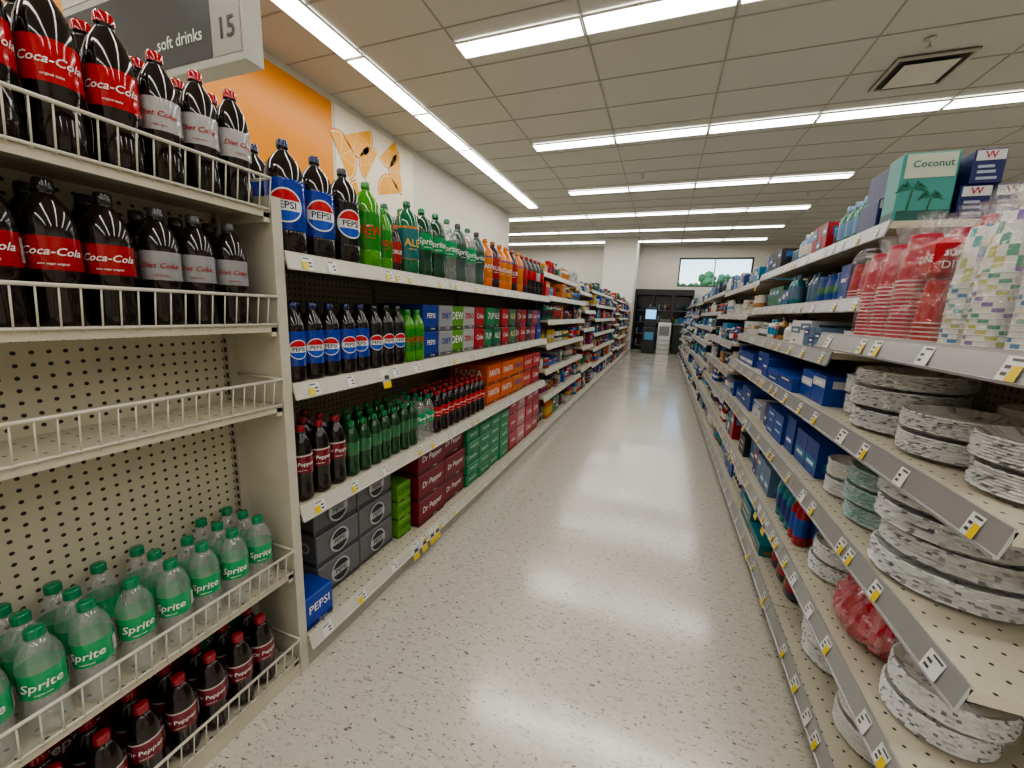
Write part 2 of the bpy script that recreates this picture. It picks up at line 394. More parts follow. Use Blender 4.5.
def mixc(fac,c0,c1,k=1.0):
    mx=N(nt,"ShaderNodeMix",data_type='RGBA')
    mu=N(nt,"ShaderNodeMath",operation='MULTIPLY'); mu.inputs[1].default_value=k; nt.links.new(fac,mu.inputs[0]); nt.links.new(mu.outputs[0],mx.inputs[0])
    if isinstance(c0,tuple): mx.inputs[6].default_value=c0
    else: nt.links.new(c0,mx.inputs[6])
    mx.inputs[7].default_value=c1
    return mx.outputs[2]
cur=mixc(fleck(.4,30,.60,3),base,(.62,.60,.53,1),.8)
cur=mixc(fleck(1.9,32,.6,11),cur,(.41,.365,.29,1),.8)
cur=mixc(fleck(.2,37,.655,23,2.2),cur,(.11,.09,.07,1),.9)
cur=mixc(fleck(1.3,37,.655,37,2.2),cur,(.12,.10,.08,1),.9)
cur=mixc(fleck(2.4,39,.66,51,2.2),cur,(.11,.09,.07,1),.9)
sp=N(nt,"ShaderNodeSeparateXYZ"); nt.links.new(tc.outputs["Object"],sp.inputs[0])
seam=[]
for ax in(0,1):
    d=N(nt,"ShaderNodeMath",operation='DIVIDE'); d.inputs[1].default_value=.3048; nt.links.new(sp.outputs[ax],d.inputs[0])
    f=N(nt,"ShaderNodeMath",operation='FRACT'); nt.links.new(d.outputs[0],f.inputs[0])
    l=N(nt,"ShaderNodeMath",operation='LESS_THAN'); l.inputs[1].default_value=.007; nt.links.new(f.outputs[0],l.inputs[0]); seam.append(l)
mx_=N(nt,"ShaderNodeMath",operation='MAXIMUM'); nt.links.new(seam[0].outputs[0],mx_.inputs[0]); nt.links.new(seam[1].outputs[0],mx_.inputs[1])
cur=mixc(mx_.outputs[0],cur,(.36,.33,.27,1),.35)
nt.links.new(cur,b.inputs["Base Color"])
b.inputs["Roughness"].default_value=.35
no=N(nt,"ShaderNodeTexNoise"); no.inputs["Scale"].default_value=2.2; no.inputs["Detail"].default_value=3
nt.links.new(tc.outputs["Object"],no.inputs["Vector"])
mr=N(nt,"ShaderNodeMapRange"); mr.inputs[1].default_value=.3; mr.inputs[2].default_value=.7; mr.inputs[3].default_value=.1; mr.inputs[4].default_value=.24; nt.links.new(no.outputs["Fac"],mr.inputs[0])
nt.links.new(mr.outputs[0],b.inputs["Coat Roughness"])
b.inputs["Coat Weight"].default_value=1.0; b.inputs["Coat IOR"].default_value=1.7
no2=N(nt,"ShaderNodeTexNoise"); no2.inputs["Scale"].default_value=4.5; no2.inputs["Detail"].default_value=2
nt.links.new(tc.outputs["Object"],no2.inputs["Vector"])
bp=N(nt,"ShaderNodeBump"); bp.inputs["Strength"].default_value=.28; bp.inputs["Distance"].default_value=.006; nt.links.new(no2.outputs["Fac"],bp.inputs["Height"]); nt.links.new(bp.outputs[0],b.inputs["Coat Normal"])

# ceiling + T-bar grid
me=D.meshes.new("ceiling"); me.from_pydata([(-8.2,-4.2,HC),(6.2,-4.2,HC),(6.2,16.2,HC),(-8.2,16.2,HC),(-8.2,-4.2,HC+.1),(6.2,-4.2,HC+.1),(6.2,16.2,HC+.1),(-8.2,16.2,HC+.1)],[],[(0,3,2,1),(4,5,6,7)])
co=D.objects.new("ceiling",me); scene.collection.objects.link(co)
m,nt,b=new_mat("acoustic_tile"); me.materials.append(m)
tc=N(nt,"ShaderNodeTexCoord"); no=N(nt,"ShaderNodeTexNoise"); no.inputs["Scale"].default_value=70; no.inputs["Detail"].default_value=3
nt.links.new(tc.outputs["Object"],no.inputs["Vector"])
mx=N(nt,"ShaderNodeMix",data_type='RGBA'); mx.inputs[6].default_value=(.43,.43,.395,1); mx.inputs[7].default_value=(.56,.56,.515,1)
nt.links.new(no.outputs["Fac"],mx.inputs[0]); nt.links.new(mx.outputs[2],b.inputs["Base Color"]); b.inputs["Roughness"].default_value=.9
g=MB()
Y0=3.94-.305-.61*12
gc=(.36,.35,.31)
yy=Y0
while yy<16:
    if yy>-4: g.box(-8.0 if yy>10.3 else -4.05,6,yy-.008,yy+.008,HC-.006,HC-.001,gc,MATTE)
    yy+=.61
xx=-2.13-1.22*4
while xx<6:
    g.box(xx-.008,xx+.008,(-4 if xx>-4.05 else 10.35),16,HC-.0055,HC-.001,gc,MATTE); xx+=1.22
g.build("trim_ceiling_grid")

# light fixtures
ml=D.materials.new("fluorescent_lens"); ml.use_nodes=True; nt=ml.node_tree; nt.nodes.clear()
em=nt.nodes.new("ShaderNodeEmission"); em.inputs[0].default_value=(1,.975,.93,1); em.inputs[1].default_value=13.0
oo=nt.nodes.new("ShaderNodeOutputMaterial"); nt.links.new(em.outputs[0],oo.inputs[0])
MATS.append(ml); LENS=9
def fixture(mb,x0,x1,y0,y1):
    z=HC-.028; c=(.75,.74,.7); t=.012
    mb.box(x0,x0+t,y0,y1,z,HC-.009,c,PAINT); mb.box(x1-t,x1,y0,y1,z,HC-.009,c,PAINT)
    mb.box(x0+t,x1-t,y0,y0+t,z,HC-.009,c,PAINT); mb.box(x0+t,x1-t,y1-t,y1,z,HC-.009,c,PAINT)
    mb.poly([(x0+t,y0+t,z+.004),(x0+t,y1-t,z+.004),(x1-t,y1-t,z+.004),(x1-t,y0+t,z+.004)],(1,1,1),LENS)
rows=[(1.5,-2.13,6),(3.94,-2.13,6),(6.38,-2.13,6),(8.82,-2.13,4),(10.95,-4.57,6),(12.9,-5.8,7),(14.8,-5.8,7),(-.94,-2.13,6),(-2.9,-2.13,5)]
for (y,x0,n) in rows:
    mb=MB()
    for i in range(n): fixture(mb,x0+i*1.22+.008,x0+(i+1)*1.22-.008,y-.12,y+.12)
    mb.build("fluorescent_light_row")
mb=MB(); y=-3.6
while y<10.6:
    fixture(mb,-3.34,-3.10,y+.01,y+1.21) if y+1.22<10.2 else None
    y+=1.22
mb.build("fluorescent_light_row")
v=MB(); vx,vy=2.13,5.55
v.box(vx-.3,vx+.3,vy-.3,vy+.3,HC-.014,HC-.009,(.05,.045,.04),MATTE)
for s_ in(-1,1):
    v.box(vx-.3,vx+.3,vy+s_*.285-.015,vy+s_*.285+.015,HC-.03,HC-.014,(.4,.38,.34),PAINT)
    v.box(vx+s_*.285-.015,vx+s_*.285+.015,vy-.27,vy+.27,HC-.03,HC-.014,(.4,.38,.34),PAINT)
v.box(vx-.21,vx+.21,vy-.21,vy+.21,HC-.045,HC-.038,(.62,.6,.55),PAINT)
v.box(vx-.02,vx+.02,vy-.02,vy+.02,HC-.04,HC-.012,(.3,.3,.3),PAINT)
v.build("ceiling_air_vent")
for (sx_,sy_) in[(1.95,5.0),(-.6,8.0),(2.4,9.8)]:
    v=MB(); v.lathe(sx_,sy_,HC-.075,[(.022,0,(.35,.3,.25),METAL),(.024,.004,(.35,.3,.25),METAL),(.006,.01,(.35,.3,.25),METAL),(.008,.045,(.5,.48,.45),METAL),(.04,.058,(.6,.58,.5),METAL),(.04,.065,(.6,.58,.5),METAL),(.01,.066,(.6,.58,.5),METAL)],12)
    v.build("fire_sprinkler")

# window
wf=MB()
for a in[(.33,.38),(2.62,2.67)]: wf.box(a[0],a[1],16.02,16.12,2.3,3.3,(.06,.06,.06),PAINT)
wf.box(1.485,1.515,16.02,16.12,2.3,3.3,(.3,.35,.38),PAINT)
wf.box(.33,2.67,16.02,16.12,2.3,2.35,(.06,.06,.06),PAINT); wf.box(.33,2.67,16.02,16.12,3.25,3.3,(.06,.06,.06),PAINT)
wf.build("window_1")
for (tx,ty,tz,sc) in[(.6,22,1.25,.9),(2.5,23,1.55,1.1),(4.0,21.5,1.1,.9)]:
    t=MB(); t.lathe(tx,ty,-.5,[(.14,0,(.12,.08,.05),MATTE),(.1,1.2,(.12,.08,.05),MATTE),(.06,tz+.9,(.12,.08,.05),MATTE)],8)
    for k in range(50):
        a=R.uniform(0,6.28); rr=R.uniform(0,sc); zz=tz+.6+R.uniform(-.4,1.1)*sc
        r=R.uniform(.1,.26)*sc; gcol=(.12,R.uniform(.24,.34),.13)
        t.lathe(tx+rr*math.cos(a),ty+rr*math.sin(a),zz,[(.02,-r,gcol,MATTE),(r*.7,-r*.7,gcol,MATTE),(r,0,gcol,MATTE),(r*.7,r*.7,gcol,MATTE),(.02,r,gcol,MATTE)],7,jit=.3,smooth=False)
    t.build("tree")

# wall graphics on left wall
p=MB(); X=-4.043
p.box(-4.048,X,1.2,4.25,2.2,3.62,(.70,.24,.0),PAPER); p.build("orange_wall_panel")
p=MB(); p.box(-4.048,X+.003,4.29,5.95,2.4,3.62,(.74,.67,.53),PAPER)
def slice_(y,z,r,rot,a0=0,a1=180):
    for k,(rr,c) in enumerate([(r,(.66,.22,.0)),(r*.93,(.8,.66,.34)),(r*.87,(.76,.33,.0))]):
        flat_disc(p,(X+.006+.001*k,y,z),(0,math.cos(rot),math.sin(rot)),(0,-math.sin(rot),math.cos(rot)),rr,c,a0,a1)
    for a in(45,90,135):
        t=math.radians(a)+rot; d=(math.cos(t),math.sin(t)); n=(-d[1]*.004,d[0]*.004)
        p.poly([(X+.0095,y+n[0],z+n[1]),(X+.0095,y-n[0],z-n[1]),(X+.0095,y+d[0]*r*.86-n[0],z+d[1]*r*.86-n[1]),(X+.0095,y+d[0]*r*.86+n[0],z+d[1]*r*.86+n[1])],(.8,.6,.25),PAPER)
for q in[(4.68,3.44,.31,3.6),(4.36,3.05,.3,5.3),(4.95,3.12,.26,1.0),(5.3,3.46,.26,3.9),(5.62,3.22,.30,1.7),(5.35,2.86,.27,.3),(4.72,2.6,.27,1.9),(5.72,2.62,.2,4.6)]:
    slice_(*q)
p.build("citrus_poster")

# aisle sign
s=MB(); xr=-1.66; y0,y1=1.30,1.38
s.box(-2.86,xr,y0,y1,2.15,2.54,(.5,.49,.44),PAINT)
s.box(-2.86,xr,y0,y1,2.545,3.02,(.62,.61,.56),PAINT)
s.poly([(-2.84,y0-.002,2.18),(-1.845,y0-.002,2.18),(-1.845,y0-.002,2.51),(-2.84,y0-.002,2.51)],(.07,.07,.07),PAPER)
s.poly([(-1.84,y0-.002,2.18),(-1.675,y0-.002,2.18),(-1.675,y0-.002,2.51),(-1.84,y0-.002,2.51)],(.4,.39,.35),PAPER)
flat_text(s,(-2.04,y0-.004,2.275),(1,0,0),(0,0,1),"soft drinks",.068,WHT)
flat_text(s,(-1.755,y0-.004,2.27),(1,0,0),(0,0,1),"15",.108,(.05,.05,.05))
flat_text(s,(-2.45,y0-.004,2.70),(1,0,0),(0,0,1),"drinks",.32,(.12,.12,.12))
for x_ in(-2.7,-1.85): s.rod((x_,1.34,3.02),(x_,1.34,HC-.01),.004,(.3,.3,.3))
s.build("aisle_sign")

# ================================================================== LEFT GONDOLA
XL=-1.0; YB=.855; BAY=.914
tgL=MB()
f=MB()
y0b,y1b=-.07,.825
f.box(-1.225,-1.20,y0b,y1b,0.05,1.50,CREAM,PEG)
f.box(-1.46,-1.225,y0b,y1b,0.0,.12,CREAM,PAINT)
f.box(-1.46,-1.44,y0b,YB,0.05,1.50,CREAM,PAINT)
f.box(-1.45,XL,y1b,YB,0,1.475,(.56,.52,.43),PAINT)
f.box(-1.2,-1.175,y1b-.025,y1b,0,1.475,(.48,.44,.36),PAINT)
zz=.06
while zz<1.45:
    f.box(-1.192,-1.183,y1b-.0262,y1b-.024,zz,zz+.014,(.04,.035,.03),MATTE); zz+=.0254
f.box(-1.2,XL-.005,y0b,y1b,0,.055,CREAM,PAINT)
f.build("gondola_shelving")
WIRE=(.62,.58,.48)
def wire_shelf(z,H=.078,xf=XL,lean=.012):
    m=MB()
    m.box(-1.198,xf-.004,y0b+.003,y1b-.004,z-.006,z,CREAM,PAINT,top=DECK)
    m.box(-1.198,xf-.004,y0b+.003,y0b+.02,z-.03,z-.006,CREAM,PAINT); m.box(-1.17,xf-.004,y1b-.02,y1b-.004,z-.03,z-.006,CREAM,PAINT)
    m.box(xf-.012,xf-.004,y0b+.003,y1b-.004,z-.018,z-.006,CREAM,PAINT)
    yA,yZ=y0b+.004,y1b-.006
    m.rod((xf,yA,z+.003),(xf,yZ,z+.003),.0032,WIRE,seg=8)
    m.rod((xf+lean,yA,z+H),(xf+lean,yZ,z+H),.0038,WIRE,seg=8)
    n=int((yZ-yA)/.0285)
    for i in range(n+1):
        yy=yA+(yZ-yA)*i/n
        m.rod((xf,yy,z-.004),(xf+lean,yy,z+H),.0017,WIRE)
        m.rod((xf,yy,z+.0015),(xf-.012,yy,z+.0015),.0017,WIRE)
    for yy in(yA,yZ): m.rod((xf+lean,yy,z+H),(-1.17,yy,z+H),.0032,WIRE)
    return m.build("wire_basket_shelf")
for z in(1.436,1.136,.908,.375,.062): wire_shelf(z)
def grid(mb,sty,ys,xs,z,h,rad,jx=.003,seg=22,skip=0,ang=-.35):
    for xi,x in enumerate(xs):
        for y in ys:
            if xi>0 and R.random()<skip: continue
            bottle(mb,x+R.uniform(-jx,jx),y+R.uniform(-jx,jx)*.6+(.0 if xi!=1 else .006),z+.001,h*R.uniform(.99,1.01),rad,sty,ang+R.uniform(-.35,.25),seg,xi==0)
def seq(a,n,d): return [a+i*d for i in range(n)]
b1=MB(); grid(b1,'coke',seq(.03,7,.0835),[-1.046,-1.128],1.437,.285,.0395); b1.build("cola_bottles")
b1=MB(); grid(b1,'diet',seq(.612,3,.076),[-1.042,-1.118],1.437,.262,.0365); b1.build("diet_cola_bottles")
b1=MB(); grid(b1,'zero',seq(.02,7,.079),[-1.044,-1.124],1.137,.258,.0375); b1.build("cola_bottles")
b1=MB(); grid(b1,'dietk',seq(.578,3,.077),[-1.042,-1.12],1.137,.25,.0365); b1.build("diet_cola_bottles")
b1=MB(); grid(b1,'sprite',seq(.01,11,.0735),[-1.038,-1.104,-1.163],.376,.215,.0325,skip=.12,ang=-.5); b1.build("lemon_lime_soda_bottles")
b1=MB(); grid(b1,'pepper',seq(.22,8,.073),[-1.04,-1.106],.063,.215,.0325,skip=.1,ang=-.5); b1.build("cherry_soda_bottles")
b1=MB()
for i,(ya,yb,c_,t_) in enumerate([(-.06,.2,(.2,.004,.015),'Dr Pepper'),(.205,.46,(.2,.004,.015),'Dr Pepper'),(.465,.6,(.2,.004,.015),'23'),(.61,.75,(.01,.25,.07),'Sprite')]):
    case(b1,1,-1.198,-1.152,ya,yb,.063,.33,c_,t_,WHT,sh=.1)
b1.build("soda_can_cases")

# --- main run (3 bays)
YE=YB+3*BAY
f=MB(); XBK=-1.45
zs=[1.336,.962,.572]
f.box(XBK-.02,XBK,YB,14.0,.05,1.55,CREAM,PEG)
for z in zs:
    for k in range(3): shelf(f,tgL,1,XL,XBK,YB+k*BAY,YB+(k+1)*BAY,z,LIPW)
for k in range(3):
    shelf(f,tgL,1,XL+.005,XBK,YB+k*BAY,YB+(k+1)*BAY,.115,LIPW)
f.box(XBK,XL-.005,YB,14.0,0,.09,(.4,.37,.31),PAINT)
for k in range(15):
    y=YB+k*BAY
    f.box(XBK,XBK+.03,y-.012,y+.012,.1,1.62 if k>2 else 1.5,(.5,.46,.37),PAINT)
fz=[1.57,1.35,1.13,.9,.66,.40,.115]
for k in range(3,14):
    zk=fz if k%4!=1 else [1.5,1.25,1.0,.75,.45,.115]
    for i,z in enumerate(zk):
        shelf(f,tgL,1,(XL if i else XL-.08),XBK,YB+k*BAY,YB+(k+1)*BAY,z,LIPW if k<12 else LIPG,dens=.13)
f.box(XBK,XL-.02,14.0-.35,14.0-.33,0,1.6,CREAM,PAINT)
gl=f.build("gondola_shelving")
def rowfill(mb,items,z,h,rad,xs,seg=18,ang=-.5):
    for y,st in items:
        for i,x in enumerate(xs):
            if y>1.0 and i>2: continue
            bottle(mb,x+R.uniform(-.003,.003),y,z+.001,h*(1+R.uniform(-.01,.01)),rad,st,ang+R.uniform(-.25,.25),seg,i==0 and y<2.8)
xs2=[-1.066,-1.18,-1.294]
t=MB(); rowfill(t,[(.925,'pepsi'),(1.04,'pepsi'),(1.155,'pepsiz')],1.336,.312,.054,xs2,24); t.build("cola_bottles")
t=MB(); rowfill(t,[(1.27,'dew')],1.336,.3,.053,xs2,24); rowfill(t,[(1.37,'dew')],1.336,.235,.036,xs2); rowfill(t,[(1.435,'grape')],1.336,.19,.03,xs2,16); rowfill(t,[(1.525,'ginger')],1.336,.3,.053,xs2,24); t.build("citrus_soda_bottles")
t=MB(); rowfill(t,[(1.64+i*.113,'spriteg' if i<2 else ('sprite' if i in(2,4) else 'spritez')) for i in range(6)],1.336,.3,.053,xs2); t.build("lemon_lime_soda_bottles")
t=MB(); rowfill(t,[(2.33+i*.113,s_) for i,s_ in enumerate(['orange','grape','orange','orange','grape','orange','grape','coke','coke','diet','coke'])],1.336,.29,.053,xs2,14); t.build("orange_soda_bottles")
xs5=[-1.045,-1.115,-1.185,-1.255]
t=MB(); rowfill(t,[(.905+i*.073,'pepsi') for i in range(5)]+[(1.27+i*.073,'pepsiz') for i in range(3)],.962,.24,.0345,xs5); t.build("cola_bottles")
t=MB(); rowfill(t,[(1.49,'dew'),(1.562,'dew')],.962,.225,.034,xs5); t.build("citrus_soda_bottles")
t=MB(); y=1.61
packs=[((.01,.04,.28),'PEPSI',WHT),((.3,.3,.32),'DIET',(.02,.05,.3)),((.1,.3,.02),'DEW',WHT),((.4,.4,.4),'ZERO',(.5,.02,.02)),((.4,.01,.02),'Coke',WHT),((.01,.2,.07),'7UP',WHT),((.01,.12,.05),'ALE',WHT),((.4,.01,.02),'Coke',WHT),((.04,.16,.07),'ALE',(.8,.7,.3)),((.2,.01,.02),'Dr',WHT),((.45,.02,.03),'Coke',WHT),((.03,.03,.04),'ZERO',WHT),((.4,.05,.08),'soda',WHT)]
i=0
while y<YE-.14:
    c_,tx,tc_=packs[i%len(packs)]; w_=.135
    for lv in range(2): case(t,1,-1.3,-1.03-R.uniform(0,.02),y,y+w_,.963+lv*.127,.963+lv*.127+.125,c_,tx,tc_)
    y+=w_+.003; i+=1
t.build("soda_can_cases")
t=MB(); rowfill(t,[(.912+i*.074,'pepper') for i in range(3)],.572,.245,.0345,xs5); t.build("cherry_soda_bottles")
t=MB(); rowfill(t,[(1.13+i*.064,'glass') for i in range(7)],.572,.205,.03,xs5); rowfill(t,[(1.585,'sprite'),(1.655,'sprite')],.572,.21,.032,xs5); t.build("ginger_ale_bottles")
t=MB(); rowfill(t,[(1.735+i*.067,'coke') for i in range(9)],.572,.215,.031,xs5,14); t.build("cola_bottles")
t=MB(); y=2.36
pk=[((.64,.1,.002),'FANTA',WHT)]*2+[((.58,.14,.004),'FANTA',(.02,.05,.3)),((.5,.035,.02),'SUNKIST',WHT),((.42,.01,.02),'Coke',WHT)]
i=0
while y<YE-.256:
    c_,tx,tc_=pk[min(i,4)]
    for lv in range(2): case(t,1,-1.32,-1.03-R.uniform(0,.01),y,y+.232,.573+lv*.135,.573+lv*.135+.132,c_,tx,tc_)
    y+=.236; i+=1
t.build("soda_can_cases")
t=MB(); c_=(.15,.15,.16)
for lv in range(3):
    z_=.116+lv*.127
    for (ya,yb) in((.995,1.21),(1.215,1.43)):
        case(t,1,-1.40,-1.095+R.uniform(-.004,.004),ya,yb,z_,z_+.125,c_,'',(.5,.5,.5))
        yc=(ya+yb)/2; xd=-1.089
        flat_disc(t,(xd,yc,z_+.066),(0,1,0),(0,0,1),.048,(.5,.5,.52))
        for (a,b_) in((20,160),(200,340)): flat_disc(t,(xd+.0008,yc,z_+.066),(0,1,0),(0,0,1),.041,(.02,.02,.03),a,b_)
        flat_text(t,(xd+.0016,yc,z_+.066),(0,1,0),(0,0,1),'PEPSI',.026,(.02,.02,.02))
    flat_text(t,(-1.2,.993,z_+.07),(1,0,0),(0,0,1),'ZERO',.06,(.5,.5,.5))
t.build("cola_can_cases")
t=MB(); case(t,1,-1.13,-1.012,.862,.982,.116,.235,(.005,.05,.38),'PEPSI',WHT,k=1.1); t.build("cola_can_case")
t=MB()
for lv in range(3): case(t,1,-1.3,-1.07,1.445,1.545,.116+lv*.09,.116+lv*.09+.088,(.12,.34,.01),'DEW',(.02,.12,.03))
t.build("citrus_soda_can_cases")
t=MB()
for lv in range(3):
    for (ya,yb) in((1.57,1.82),(1.825,2.07)):
        case(t,1,-1.38,-1.04-R.uniform(0,.02),ya,yb,.116+lv*.134,.116+lv*.134+.132,(.19,.004,.015),'Dr Pepper',WHT,sh=.15,k=1)
t.build("cherry_soda_can_cases")
t=MB()
for lv in range(6):
    for k in range(4):
        y=2.08+k*.175; col=(.01,.22,.08)
        case(t,1,-1.35,-1.03-R.uniform(0,.01),y,y+.172,.116+lv*.071,.116+lv*.071+.069,col,'Canada Dry',WHT)
t.build("ginger_ale_can_cases")
t=MB()
for lv in range(3):
    for k,(c_,tx) in enumerate([((.4,.01,.04),'seltzer'),((.5,.2,.2),'soda'),((.42,.01,.02),'Coke'),((.38,.01,.02),'Coke')]):
        y=2.79+k*.195
        case(t,1,-1.35,-1.03-R.uniform(0,.01),y,y+.19,.116+lv*.14,.116+lv*.14+.138,c_,tx,WHT)
t.build("soda_can_cases")
for k in range(3,14):
    t=MB(); zk=fz if k%4!=1 else [1.5,1.25,1.0,.75,.45,.115]
    for i,z in enumerate(zk):
        hm=.2 if i==0 else zk[i-1]-z-.045
        fill(t,1,(XL if i else XL-.08),XBK,YB+k*BAY+.015,YB+(k+1)*BAY,z+.001,hm,PAL_L)
    t.build("packaged_groceries")
for y in(1.43,1.5,1.57,1.62): tag(tgL,1,XL+.005,.115,y,2)
tgL.build("price_tags",gl)

# ================================================================== RIGHT GONDOLA
XR=.52; XRB=.97; YS=.775
tgR=MB(); f=MB()
f.box(XRB,XRB+.02,YS,14.0,.05,1.55,CREAM,PEG)
f.box(XR+.02,XRB,YS,14.0,0,.09,(.4,.37,.31),PAINT)
for k in range(15):
    y=YS+k*BAY; f.box(XRB-.03,XRB,y-.012 if k else y,y+.010,.09,1.6,(.5,.46,.37),PAINT)
nearz=[(1.165,XR),(.905,XR),(.63,XR),(.345,XR),(.1,XR-.01)]
for z,x in nearz: shelf(f,tgR,-1,x,XRB,YS,YS+BAY,z,LIPG,H=.045,dens=.13)
farR=[(1.53,.65),(1.29,.63),(1.1,.56),(.905,XR),(.63,XR),(.345,XR),(.1,XR-.01)]
farR2=[(1.5,.65),(1.25,.6),(1.02,XR),(.8,XR),(.58,XR),(.345,XR),(.1,XR-.01)]
for k in range(1,14):
    for z,x in (farR if k%5<3 else farR2): shelf(f,tgR,-1,x,XRB,YS+k*BAY,YS+(k+1)*BAY,z,LIPG,H=.045,dens=.13)
for (z,y) in((.345,1.9),(.345,2.05),(.1,2.1),(.1,1.75),(.63,2.6),(.345,2.9)): tag(tgR,-1,XR,z,y,2)
gr=f.build("gondola_shelving")
tgR.build("price_tags",gr)

def plates(mb,x,y,z,r,n,pal,top=None):
    dz=.0056
    prof=[(r*.62,0,pal[0],PAPER)]
    for i in range(n):
        zz=.008+i*dz; rr=r*(1+R.uniform(-.018,.018))
        prof+= [(rr*.94,zz,pal[0],PAPER),(rr,zz+dz*.5,pal[0],PAPER)]
    zt=.008+n*dz
    prof+=[(r*.97,zt,pal[0],PAPER),(r*.78,zt-.012,pal[0],PAPER),(r*.6,zt-.015,pal[0],PAPER),(.002,zt-.015,pal[0],PAPER)]
    mb.lathe(x,y,z,prof,84,colf=lambda i,k,c:R.choice(pal),smooth=False,jit=.007,zj=.001)
    if top:
        mb.lathe(x,y,z,[(r*.5,zt-.0145,top,PAPER),(r*.5,zt-.0105,top,PAPER),(.3*r,zt-.0105,WHT,PAPER),(.002,zt-.0105,WHT,PAPER)],20)
    mb.lathe(x,y,z,[(r*.6,-.0005,(.9,.9,.9),FILM),(r*1.02,.006,(.9,.9,.9),FILM),(r*1.03,zt*.5,(.9,.9,.9),FILM),(r*1.02,zt+.002,(.9,.9,.9),FILM),(r*.5,zt+.004,(.9,.9,.9),FILM)],20,jit=.02,smooth=False)
    return zt
GP=[(.84,.84,.83)]*12+[(.72,.72,.72),(.6,.6,.6),(.42,.42,.44),(.2,.2,.24)]
WP=[(.78,.77,.73),(.7,.69,.66),(.75,.74,.71)]
TP=[(.25,.48,.45),(.35,.52,.5),(.6,.68,.64),(.5,.62,.6)]
NAVY=(.015,.05,.2)
def pile(x,y,z,r,ns,pal,top=None,nm="paper_plate_stack"):
    mb=MB(); zz=z+.002
    for i,n in enumerate(ns):
        h=plates(mb,x+R.uniform(-.01,.01),y+R.uniform(-.01,.01),zz,r*R.uniform(.96,1.02),n,pal,top if i==len(ns)-1 else None); zz+=h+.003
    mb.build(nm)
pile(.66,.945,.905,.105,[8,8],GP); pile(.665,1.175,.905,.108,[8,7],GP)
pile(.67,1.42,.905,.122,[9,9,7],GP); pile(.84,1.2,.905,.1,[9,9],WP); pile(.65,1.61,.905,.065,[10,10],GP)
pile(.672,1.13,.63,.138,[9,8,8,7],GP,NAVY); pile(.66,1.385,.63,.105,[8,8,8],TP,NAVY); pile(.64,1.59,.63,.075,[9,9],WP)
pile(.655,1.02,.345,.095,[9,9],GP,NAVY); pile(.66,1.565,.345,.1,[9,9],GP)
pile(.665,1.20,.1,.112,[9,9],WP); pile(.66,1.46,.1,.115,[9,8,7],GP); pile(.66,.93,.1,.11,[7],WP)
def red_bag(x,y,z,s):
    mb=MB(); RB=[(.42,.012,.03),(.46,.016,.036),(.5,.03,.055),(.58,.12,.15)]
    mb.lathe(x,y,z,[(r*s,h*s,RB[0],GLOSS) for r,h in((.08,0),(.12,.015),(.135,.035),(.14,.055),(.138,.075),(.13,.1),(.115,.125),(.09,.15),(.05,.17),(.03,.18),(.05,.205),(.06,.22),(.002,.2))],56,sx=.8,jit=.045,zj=.006*s,smooth=False,colf=lambda i,k,c:R.choice(RB))
    mb.lathe(x,y,z,[(r*s,h*s,WHT,FILM) for r,h in((.1,.001),(.145,.04),(.145,.08),(.1,.155),(.04,.18),(.07,.225))],26,sx=.82,jit=.06,smooth=False)
    mb.build("red_plate_bag")
red_bag(.655,1.275,.347,1.0); red_bag(.83,1.5,.632,.8); red_bag(.83,1.35,.347,.75)
def cup_stack(mb,x,y,z,r,n,pal,hcup=.105,rim=(.8,.78,.76),dz=.0105,patt=None):
    pr=[]
    for i in range(n):
        z_=i*dz
        pr+=[(r*.96,z_,rim,PAPER),(r,z_+.0022,rim,PAPER),(r*.965,z_+.0032,pal[i%len(pal)],PAPER)]
    zb=n*dz
    pr+=[(r*.93,zb,pal[0],PAPER),(r*.89,zb+hcup*.2,pal[-1],PAPER),(r*.85,zb+hcup*.4,pal[-1],PAPER),(r*.8,zb+hcup*.6,pal[0],PAPER),(r*.75,zb+hcup*.8,pal[0],PAPER),(r*.7,zb+hcup*.97,pal[0],PAPER),(r*.68,zb+hcup,pal[0],PAPER),(r*.6,zb+hcup,rim,PAPER),(.6*r,zb+hcup-.006,rim,PAPER),(.001,zb+hcup-.006,rim,PAPER)]
    n3=3*n
    mb.lathe(x,y,z,pr,32,smooth=False,colf=(lambda i,k,c: (patt[(k//2+(i//3 if i<n3 else i))%len(patt)] if i>=n3 or i%3==2 else c)) if patt else None)
    return zb+hcup
def bag(mb,x,y,z,r,h,sy=1,sx=1):
    c=(.92,.92,.93)
    mb.lathe(x,y,z,[(r*.9,.001,c,FILM),(r*1.05,.01,c,FILM),(r*1.1,h*.25,c,FILM),(r*1.03,h*.5,c,FILM),(r*.98,h*.8,c,FILM),(r*.7,h*.96,c,FILM),(r*.25,h*1.02,c,FILM),(r*.5,h*1.12,c,FILM),(r*.6,h*1.2,c,FILM)],30,sx=sx,sy=sy,jit=.07,smooth=False)
PINK=[(.45,.008,.04),(.5,.012,.055)]
for (x,y,n,pal) in[(.60,1.545,13,PINK),(.60,1.45,14,PINK),(.60,1.355,15,PINK),(.70,1.50,16,PINK),(.70,1.40,17,PINK),(.70,1.30,18,PINK),(.79,1.45,18,PINK),(.79,1.35,19,PINK)]:
    mb=MB(); h=cup_stack(mb,x,y,1.166,.042,n,pal); bag(mb,x,y,1.166,.044,h); mb.build("paper_cup_pack")
mb=MB(); cup_stack(mb,.6,1.25,1.166,.038,5,[(.45,.01,.02)],hcup=.09,rim=(.7,.7,.68)); mb.rbox(.562,.638,1.215,1.285,1.312,1.40,(.45,.01,.02),PAPER,.012)
